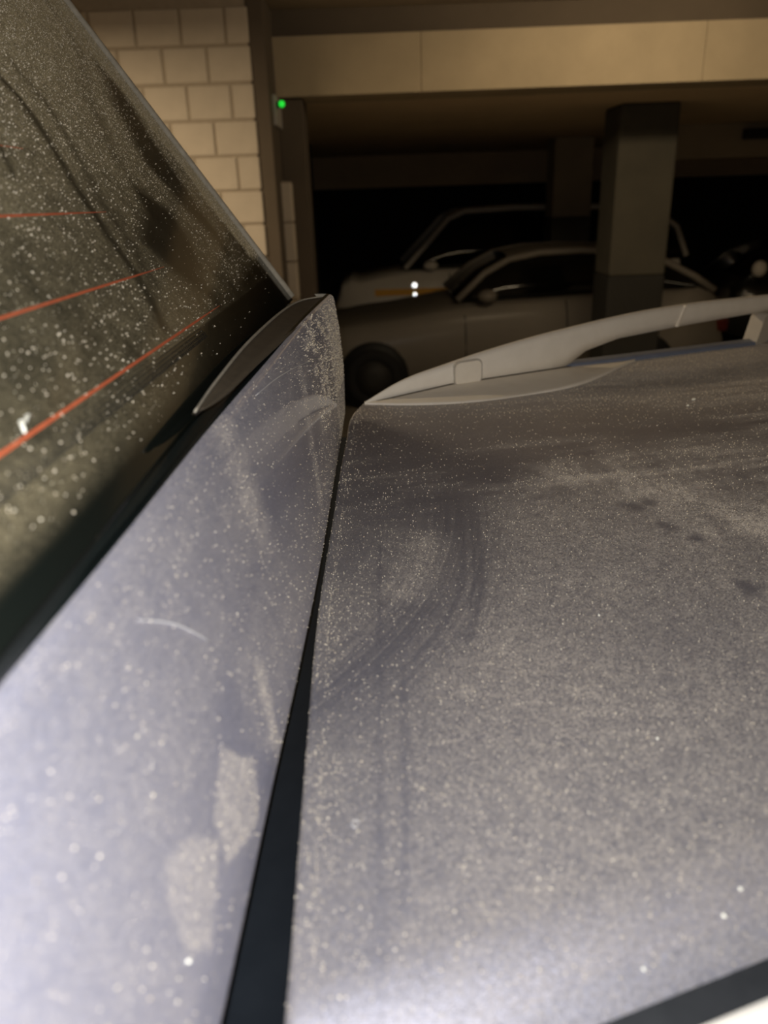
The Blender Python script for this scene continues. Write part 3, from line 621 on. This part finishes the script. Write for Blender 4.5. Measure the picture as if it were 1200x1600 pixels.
# dotted print at the border of the glass: raised enamel dots, rows getting smaller
V, Fc = [], []
for row in range(5):
    s = 0.0405 + row * 0.0032; rad = 0.0018 - row * 0.00025
    for t in np.arange(0.22, 0.80, 0.0062):
        b = len(V); tt_ = t + (row % 2) * 0.0031
        V.append(gpt(s, tt_, 0.0004))
        for j in range(6): V.append(gpt(s + rad * math.cos(j * math.pi / 3), tt_ + rad * math.sin(j * math.pi / 3), 0.0003))
        for j in range(6): Fc.append((b, b + 1 + j, b + 1 + (j + 1) % 6))
o = link('printed_dots', mesh_of('printed_dots', V, Fc), M_rubber, glass); o['kind'] = 'stuff'
# dusty edge of the glass at its far side
link('glass_edge', tube_mesh('glass_edge', [gpt(s, 1.418 + 0.004, 0.002) for s in np.linspace(0.0, 0.80, 24)], 0.006, 10), M_rim, glass)['label'] = 'pale dusty edge of the window'
# lower part of the raised tailgate beyond the glass
pts = [gpt(s, t, h) for (s, h) in ((0.80, 0.004), (0.82, 0.012), (1.05, 0.02), (1.12, -0.03), (1.05, -0.09), (0.80, -0.05)) for t in (0.02, 1.43)]
link('tailgate_panel', mesh_of('tailgate_panel', pts, [(2*i, 2*i+1, (2*i+3) % 12, (2*i+2) % 12) for i in range(6)] + [(0, 2, 4, 6, 8, 10), (11, 9, 7, 5, 3, 1)]), M_paint, car)
# inner trim of the tailgate, under the glass
pts = [gpt(s, t, h) for (s, h) in ((0.0, -0.012), (0.80, -0.012), (0.80, -0.05), (0.05, -0.06)) for t in (0.03, 1.41)]
link('tailgate_trim', mesh_of('tailgate_trim', pts, [(0, 1, 3, 2), (2, 3, 5, 4), (4, 5, 7, 6), (6, 7, 1, 0), (0, 2, 4, 6), (7, 5, 3, 1)]), M_rubber, car)

# ---- roof rails
def rail_pt(s, z, off=0.0):
    nrm = np.array([-RD[1], RD[0]])
    p = RP + RD * s + nrm * off; return np.array([p[0], p[1], ZR + z])
TS = [0.003, 0.075, 0.197, 0.361, 0.542, 0.744, 0.878, 1.232, 1.6, 1.9]; TZ_ = [0.002, 0.028, 0.050, 0.071, 0.086, 0.097, 0.099, 0.092, 0.080, 0.066]
US = [0.003, 0.197, 0.36, 0.47, 0.511, 0.567, 0.666, 0.886, 1.147, 1.241, 1.6, 1.9]; UZ = [-0.001, 0.000, -0.002, -0.003, 0.004, 0.030, 0.045, 0.050, 0.052, 0.052, 0.042, 0.03]
rows = []
for s in np.concatenate([np.linspace(0.003, 0.2, 16), np.linspace(0.2, 0.9, 60)[1:], np.linspace(0.9, 1.9, 24)[1:]]):
    a = float(smooth_curve(TS, TZ_, [s])[0]); b = float(np.interp(s, US, UZ)); wd = 0.018 * min(1, 0.15 + s / 0.25); h = a - b
    ring = []
    e = min(0.006, h * 0.3)
    for (o_, z_) in ((-wd * 0.62, b), (-wd * 0.80, b + h * 0.4), (-wd * 0.72, a - 1.6 * e), (-wd * 0.45, a - 0.4 * e), (0, a), (wd * 0.6, a - 0.7 * e), (wd, a - 3 * e), (wd, b + h * 0.3), (wd * 0.8, b)):
        ring.append(tuple(rail_pt(s, z_, o_)))
    rows.append(ring)
rail = link('roof_rail', loft('roof_rail', rows), M_rail, car); rail['label'] = 'far silver roof rail tapering to a point'
# low flange along its foot on the roof side
FL = [(-0.029, 1.404), (0.054, 1.387), (0.149, 1.388), (0.249, 1.423), (0.400, 1.530), (0.590, 1.765)]
fx = smooth_curve(np.arange(6), [p[0] for p in FL], np.linspace(0, 5, 40)); fy = smooth_curve(np.arange(6), [p[1] for p in FL], np.linspace(0, 5, 40))
rows = []
for i in range(40):
    s = 0.003 + (0.73 - 0.003) * i / 39; a = rail_pt(s, float(np.interp(s, [0, 0.2, 0.511, 0.73], [0.001, 0.009, 0.001, -0.010])), -0.012)
    c = np.array([fx[i], fy[i], ZR + 0.0025 - 0.010 * (i / 39) ** 2])
    rows.append([a, a * 0.5 + c * 0.5 + np.array([0, 0, 0.002]), c * 0.92 + a * 0.08 + np.array([0, 0, 0.001]), c, c + np.array([0, -0.001, -0.006])])
link('rail_flange', grid_mesh('rail_flange', np.array(rows), flip=True), M_rail, rail)
# square plug, seam, bracket
Vp = []
def rq(name, s0, s1, z0_, z1_, off, th, mat_, bev=0.006, lean=0.0):
    bm = bmesh.new(); bmesh.ops.create_cube(bm, size=1)
    for v in bm.verts: v.co = Vector((v.co.x * (s1 - s0), v.co.y * th, v.co.z * (z1_ - z0_)))
    vert = [e for e in bm.edges if abs(e.verts[0].co.x - e.verts[1].co.x) < 1e-6 and abs(e.verts[0].co.z - e.verts[1].co.z) < 1e-6]
    bmesh.ops.bevel(bm, geom=vert, offset=bev, segments=4, affect='EDGES', profile=0.5)
    for v in bm.verts: v.co.x += lean * v.co.z
    me = bpy.data.meshes.new(name); bm.to_mesh(me); bm.free()
    o = link(name, me, mat_, rail); c = rail_pt((s0 + s1) / 2, (z0_ + z1_) / 2, off); o.location = c; o.rotation_euler.z = math.atan2(RD[1], RD[0])
    return o
rq('rail_plug_rim', 0.200, 0.272, 0.002, 0.052, -0.0125, 0.004, M_plugrim, 0.013)
rq('rail_plug', 0.2035, 0.2685, 0.005, 0.049, -0.0138, 0.004, M_plug, 0.012)['label'] = 'rounded square plug'
rq('rail_seam', 0.870, 0.877, 0.050, 0.098, -0.0145, 0.006, M_plug, 0.002, 0.5)
# bracket foot of the rail at the right
bx = rq('rail_bracket', 1.165, 1.30, -0.035, 0.052, -0.016, 0.040, M_rail, 0.012, 0.35)
rq('bracket_foot', 1.17, 1.42, -0.052, -0.022, -0.035, 0.05, M_plugrim, 0.01)
bx.data.materials.clear(); bx.data.materials.append(M_plugrim)
link('rail_crease', tube_mesh('rail_crease', [rail_pt(s_, float(np.interp(s_, [0, 0.2, 0.511, 0.73], [0.002, 0.010, 0.002, -0.009])), -0.0128) for s_ in np.linspace(0.02, 0.52, 24)], 0.0013, 6), M_reflect_crease, rail)
# blue-grey moulding under the rail opening
pts = [(x, y, ZR + z) for (x, y, z) in ((0.395, 1.676, 0.001), (0.50, 1.735, -0.004), (0.62, 1.800, -0.008), (0.76, 1.880, -0.014), (0.93, 1.975, -0.02), (1.3, 2.18, -0.035), (1.6, 2.36, -0.05))]
rows = []
for p in pts:
    p = np.array(p); nrm = np.array([-RD[1], RD[0], 0])
    rows.append([p - nrm * 0.010 + np.array([0, 0, -0.004]), p - nrm * 0.009 + np.array([0, 0, 0.004]), p + np.array([0, 0, 0.005]), p + nrm * 0.012 + np.array([0, 0, 0.010]), p + nrm * 0.02 + np.array([0, 0, -0.01])])
link('roof_moulding', grid_mesh('roof_moulding', np.array(rows), flip=True), M_ditch, car)['label'] = 'blue-grey strip below the rail opening'
# near ditch strip and near rail (bottom right corner of the photograph)
rows = []
for s in np.linspace(-0.02, 1.9, 30):
    p = NP + ND * s; nrm = np.array([-ND[1], ND[0]])
    rows.append([(p[0] + nrm[0] * o_, p[1] + nrm[1] * o_, ZR + z_) for (o_, z_) in ((0.002, -0.012), (-0.006, -0.0135), (-0.018, -0.016), (-0.038, -0.020), (-0.058, -0.03))])
link('near_roof_moulding', grid_mesh('near_roof_moulding', np.array(rows), flip=True), M_rubber, car)
rows = []
for s in np.linspace(0.02, 1.9, 40):
    p = NP + ND * s; nrm = np.array([-ND[1], ND[0]]); h = 0.028 * min(1, (s + 0.02) / 0.15)
    rows.append([(p[0] + nrm[0] * o_, p[1] + nrm[1] * o_, ZR + z_) for (o_, z_) in ((-0.024, -0.03), (-0.022, h - 0.026), (-0.026, h - 0.018), (-0.038, h - 0.016), (-0.050, h - 0.022), (-0.054, -0.03))])
link('near_roof_rail', loft('near_roof_rail', rows), M_rail, car)['label'] = 'near silver roof rail, brightly lit'

# ---- body below the roof (outside the picture, but it carries what is in it)
def outline(off, x1=2.0):
    nn = np.array([ND[1], -ND[0]]); nf = np.array([-RD[1], RD[0]])
    pn = NP + nn * (0.05 + off); pf = RP + nf * (0.06 + off)
    return [(pn[0] - off * 0.4, pn[1]), tuple(pn + ND * 1.0), tuple(pn + ND * x1), tuple(pf + RD * x1), tuple(pf + RD * 1.0), (pf[0] - off * 0.4, pf[1])]
def shell(name, lv, mt):
    rings = [[(x, y, z) for (x, y) in outline(o_)] for (o_, z) in lv]; nn_ = 6; V = [p for r_ in rings for p in r_]; Fc = []
    for i in range(len(rings) - 1):
        for j in (0, 1, 2, 3, 4):
            Fc.append((i * nn_ + j, i * nn_ + j + 1, (i + 1) * nn_ + j + 1, (i + 1) * nn_ + j))
    return link(name, mesh_of(name, V, Fc), mt, car)
shell('roof_side', ((-0.03, ZR - 0.03), (0.0, ZR - 0.09)), M_paint)
shell('side_window', ((0.0, ZR - 0.09), (0.12, 1.22)), M_carglass)
shell('body', ((0.12, 1.22), (0.17, 1.0), (0.19, 0.7), (0.17, 0.4), (0.08, 0.28)), M_paint)
ol = outline(0.08); link('underbody', mesh_of('underbody', [(x, y, 0.30) for x, y in ol], [tuple(range(6))]), M_rubber, car)
for (x, y, a, sg) in ((0.55, 0.19, ND, -1), (1.55, 0.55, ND, -1), (0.30, 1.92, RD, 1), (1.10, 2.40, RD, 1)):
    s = -1 if sg < 0 else 1; rw = 0.34
    o = link('wheel', lathe_mesh('wheel', [(0.02, s * 0.02), (rw * 0.62, s * 0.012), (rw * 0.66, s * 0.03), (rw * 0.93, s * 0.028), (rw, 0.0), (rw, -s * 0.18), (rw * 0.6, -s * 0.2)], 28), M_tyre, car)
    o.location = (x, y, rw); o.rotation_euler.z = math.atan2(a[1], a[0])
    link('hub', lathe_mesh('hub', [(0.001, s * 0.034), (0.05, s * 0.034), (rw * 0.6, s * 0.024), (rw * 0.62, 0.0)], 20), M_hub, o)

# ------------------------------------------------------------------ loose dust, grit and fibres
TV = np.array([(1, 1, 1), (-1, -1, 1), (-1, 1, -1), (1, -1, -1)], float) / math.sqrt(3); TF = np.array([(0, 1, 2), (0, 3, 1), (0, 2, 3), (1, 3, 2)])
def grains(name, pts, size, parent, label):
    N = len(pts); A = rng.random((N, 3)) * 2 * np.pi
    ca, sa = np.cos(A), np.sin(A)
    R = np.empty((N, 3, 3))
    R[:, 0, 0] = ca[:, 0] * ca[:, 1]; R[:, 0, 1] = ca[:, 0] * sa[:, 1] * sa[:, 2] - sa[:, 0] * ca[:, 2]; R[:, 0, 2] = ca[:, 0] * sa[:, 1] * ca[:, 2] + sa[:, 0] * sa[:, 2]
    R[:, 1, 0] = sa[:, 0] * ca[:, 1]; R[:, 1, 1] = sa[:, 0] * sa[:, 1] * sa[:, 2] + ca[:, 0] * ca[:, 2]; R[:, 1, 2] = sa[:, 0] * sa[:, 1] * ca[:, 2] - ca[:, 0] * sa[:, 2]
    R[:, 2, 0] = -sa[:, 1]; R[:, 2, 1] = ca[:, 1] * sa[:, 2]; R[:, 2, 2] = ca[:, 1] * ca[:, 2]
    st = 0.6 + rng.random((N, 1, 3)) * 0.9
    V = np.einsum('nij,nkj->nki', R, TV[None] * st) * size[:, None, None] + pts[:, None]
    Fi = (np.arange(N) * 4)[:, None, None] + TF[None]
    me = bpy.data.meshes.new(name)
    me.vertices.add(N * 4); me.vertices.foreach_set('co', V.astype(np.float32).ravel())
    me.loops.add(N * 12); me.loops.foreach_set('vertex_index', Fi.astype(np.int32).ravel())
    me.polygons.add(N * 4); me.polygons.foreach_set('loop_start', np.arange(0, N * 12, 3, dtype=np.int32)); me.update(calc_edges=True)
    o = link(name, me, M_grain, parent); o['kind'] = 'stuff'; o['label'] = label
    return o
def sizes(N, a, b): return (a + (b - a) * rng.random(N) ** 3.6)
# roof: sampled by how thick the film lies
uu_, vv_, dd = roof_d
N = 170000
iu = (rng.random(N) ** 1.25 * np.searchsorted(uu_, 1.15)).astype(int); iv = (rng.random(N) * (len(vv_) - 8)).astype(int) + 4
keep = rng.random(N) < np.clip(dd[iu, iv] * 1.3, 0.05, 1); iu, iv = iu[keep], iv[keep]
fu = rng.random(len(iu)); fv = rng.random(len(iu)); iu2 = np.minimum(iu + 1, len(uu_) - 1)
PR = np.stack([X, Y, Z], -1)
pts = PR[iu, iv] + (PR[iu2, iv] - PR[iu, iv]) * fu[:, None] + (PR[iu, iv + 1] - PR[iu, iv]) * fv[:, None]
sz = sizes(len(pts), 0.00016, 0.00085) * (1 + 0.55 * np.clip((pts[:, 1] - 0.75) / 0.25, 0, 1)); pts[:, 2] += sz * 0.5
grains('dust_grains', pts, sz, roof, 'pale dust grains scattered over the roof')
# spoiler
PPn, dd = panel_d; N = 45000
iu = (rng.random(N) * (n - 2)).astype(int); iv = (rng.random(N) * (m - 2)).astype(int)
dk = dd[iu, iv] * (1 + 0.6 * (iu / n > 0.78) * (iv / m > 0.35)); keep = rng.random(N) < np.clip(dk * 1.1, 0.05, 1); iu, iv = iu[keep], iv[keep]
pts = PPn[iu, iv] + (PPn[iu + 1, iv] - PPn[iu, iv]) * rng.random((len(iu), 1)) + (PPn[iu, iv + 1] - PPn[iu, iv]) * rng.random((len(iu), 1))
sz = sizes(len(pts), 0.00014, 0.00080) * np.where((iu / n > 0.72) & (iv / m > 0.35), 2.0, 1.0); pts[:, 0] += sz * 0.5
grains('dust_grains', pts, sz, sp, 'pale dust grains stuck to the spoiler, thick at its far end')
# glass
ss_, ts_, dd = glass_d; N = 150000
iu = (rng.random(N) * (ns - 2)).astype(int); iv = (rng.random(N) * (nt_ - 2)).astype(int)
keep = rng.random(N) < np.clip(dd[iu, iv] * 1.6, 0.0, 0.8); iu, iv = iu[keep], iv[keep]
s_ = ss_[iu] + rng.random(len(iu)) * (ss_[1] - ss_[0]); t_ = ts_[iv] + rng.random(len(iu)) * (ts_[1] - ts_[0])
sz = sizes(len(iu), 0.00016, 0.0011)
pts = np.stack([GA[0] + GE[0] * s_, t_, GA[2] + GE[2] * s_], -1) + GN * (sz * 0.5)[:, None]
grains('dust_grains', pts, sz, glass, 'pale dust grains lying on the rear window')

# single bits one can point at
def speck(name, loc, r, label, cat, group=None, nrm=(0, 0, 1), sq=(1, 1, 0.7)):
    bm = bmesh.new(); bmesh.ops.create_icosphere(bm, subdivisions=1, radius=r)
    for v in bm.verts: v.co = Vector((v.co.x * sq[0], v.co.y * sq[1], v.co.z * sq[2])) * (1 + rng.uniform(-0.2, 0.2))
    me = bpy.data.meshes.new(name); bm.to_mesh(me); bm.free()
    o = link(name, me, M_speck); o.location = Vector(loc) + Vector(nrm) * r * 0.5; o.rotation_euler.z = rng.uniform(0, 3)
    tag(o, label, cat, group); return o
for (x, y, r, lb) in ((0.174, 0.298, 0.0013, 'pale grit crumb on the roof, lower one near the right frame edge'),
                      (0.188, 0.311, 0.0012, 'pale grit crumb on the roof, upper one near the right frame edge'),
                      (0.123, 0.272, 0.0010, 'pale grit crumb on the roof, left below the right pair'),
                      (0.089, 0.245, 0.0012, 'pale grit crumb on the roof nearest the bottom edge'),
                      (0.183, 0.431, 0.0010, 'small pale grit crumb on the clean middle of the roof'),
                      (0.189, 0.601, 0.0012, 'small pale grit crumb right of the finger trails'),
                      (0.582, 1.395, 0.0042, 'larger round pale drop on the roof below the rail bracket'),
                      (0.552, 1.345, 0.0028, 'smaller round pale drop just beside the larger one')):
    speck('grit_crumb' if r < 0.002 else 'pale_drop', (x, y, roof_z(x, y)), r, lb, 'grit' if r < 0.002 else 'drop', 'grit crumbs on the roof' if r < 0.002 else 'pale drops on the roof')
i = np.argmin(np.abs(Yp[:, 40] - 0.244)); speck('grit_crumb', tuple(panel_d[0][i, 42]), 0.0011, 'pale grit crumb low on the spoiler face', 'grit', None, (1, 0, 0.3))
# white branched chip on the glass by the lowest heating wire
pts = [gpt(a, b, 0.0012) for (a, b) in ((0.0595, 0.388), (0.0625, 0.391), (0.0650, 0.3925), (0.0640, 0.397), (0.0660, 0.402), (0.0652, 0.407))]
o = link('white_chip', tube_mesh('white_chip', pts, [0.0008, 0.0011, 0.0013, 0.0011, 0.0012, 0.0006], 7), M_speck); tag(o, 'small white forked chip on the rear window beside the lowest orange wire', 'debris')
# fibres
def panel_at(y, k, h=0.0006):
    j = int(round(k * (m - 1))); PPp = panel_d[0]; i_ = int(np.argmin(np.abs(PPp[:, j, 1] - y))); return PPp[i_, j] + np.array([h, 0, 0.0002])
kq = np.linspace(0, 2, 14)
def fibre(pts, r, label):
    ys = smooth_curve(np.arange(len(pts)), [p[0] for p in pts], np.linspace(0, len(pts) - 1, 16)); ks = smooth_curve(np.arange(len(pts)), [p[1] for p in pts], np.linspace(0, len(pts) - 1, 16))
    pp = []
    for a, b in zip(ys, ks):
        xa = float(smooth_curve(BY, BX, [a])[0]); xt_ = float(smooth_curve(TY, TX, [a])[0]); zt_ = float(smooth_curve(TY, TZ, [a])[0])
        pp.append((xa + (xt_ - xa) * b + 0.0035 * math.sin(math.pi * b) + r * 0.8 + 0.0004, a, ZR + (zt_ - ZR) * b))
    o = link('lint_fibre', tube_mesh('lint_fibre', pp, [r * (0.3 + 0.7 * math.sin(math.pi * (i_ + 0.5) / 16)) for i_ in range(16)], 6), M_fibre); tag(o, label, 'fibre', 'fibres on the spoiler face')
fibre([(0.355, 0.84), (0.372, 0.775), (0.388, 0.70), (0.408, 0.57)], 0.00045, 'curved pale hair in the middle of the spoiler face')
fibre([(0.70, 0.955), (0.79, 0.92), (0.90, 0.85), (1.03, 0.75)], 0.0005, 'fine pale hair near the far end of the spoiler face')
o = link('lint_fibre', tube_mesh('lint_fibre', [(-0.024 + 0.0022 * math.cos(a), 0.362 + 0.0028 * math.sin(a), ZR + 0.0006) for a in np.linspace(0, 5.4, 18)], 0.00022, 6), M_fibre); tag(o, 'tiny ring-shaped fibre on the roof near the gap', 'fibre')
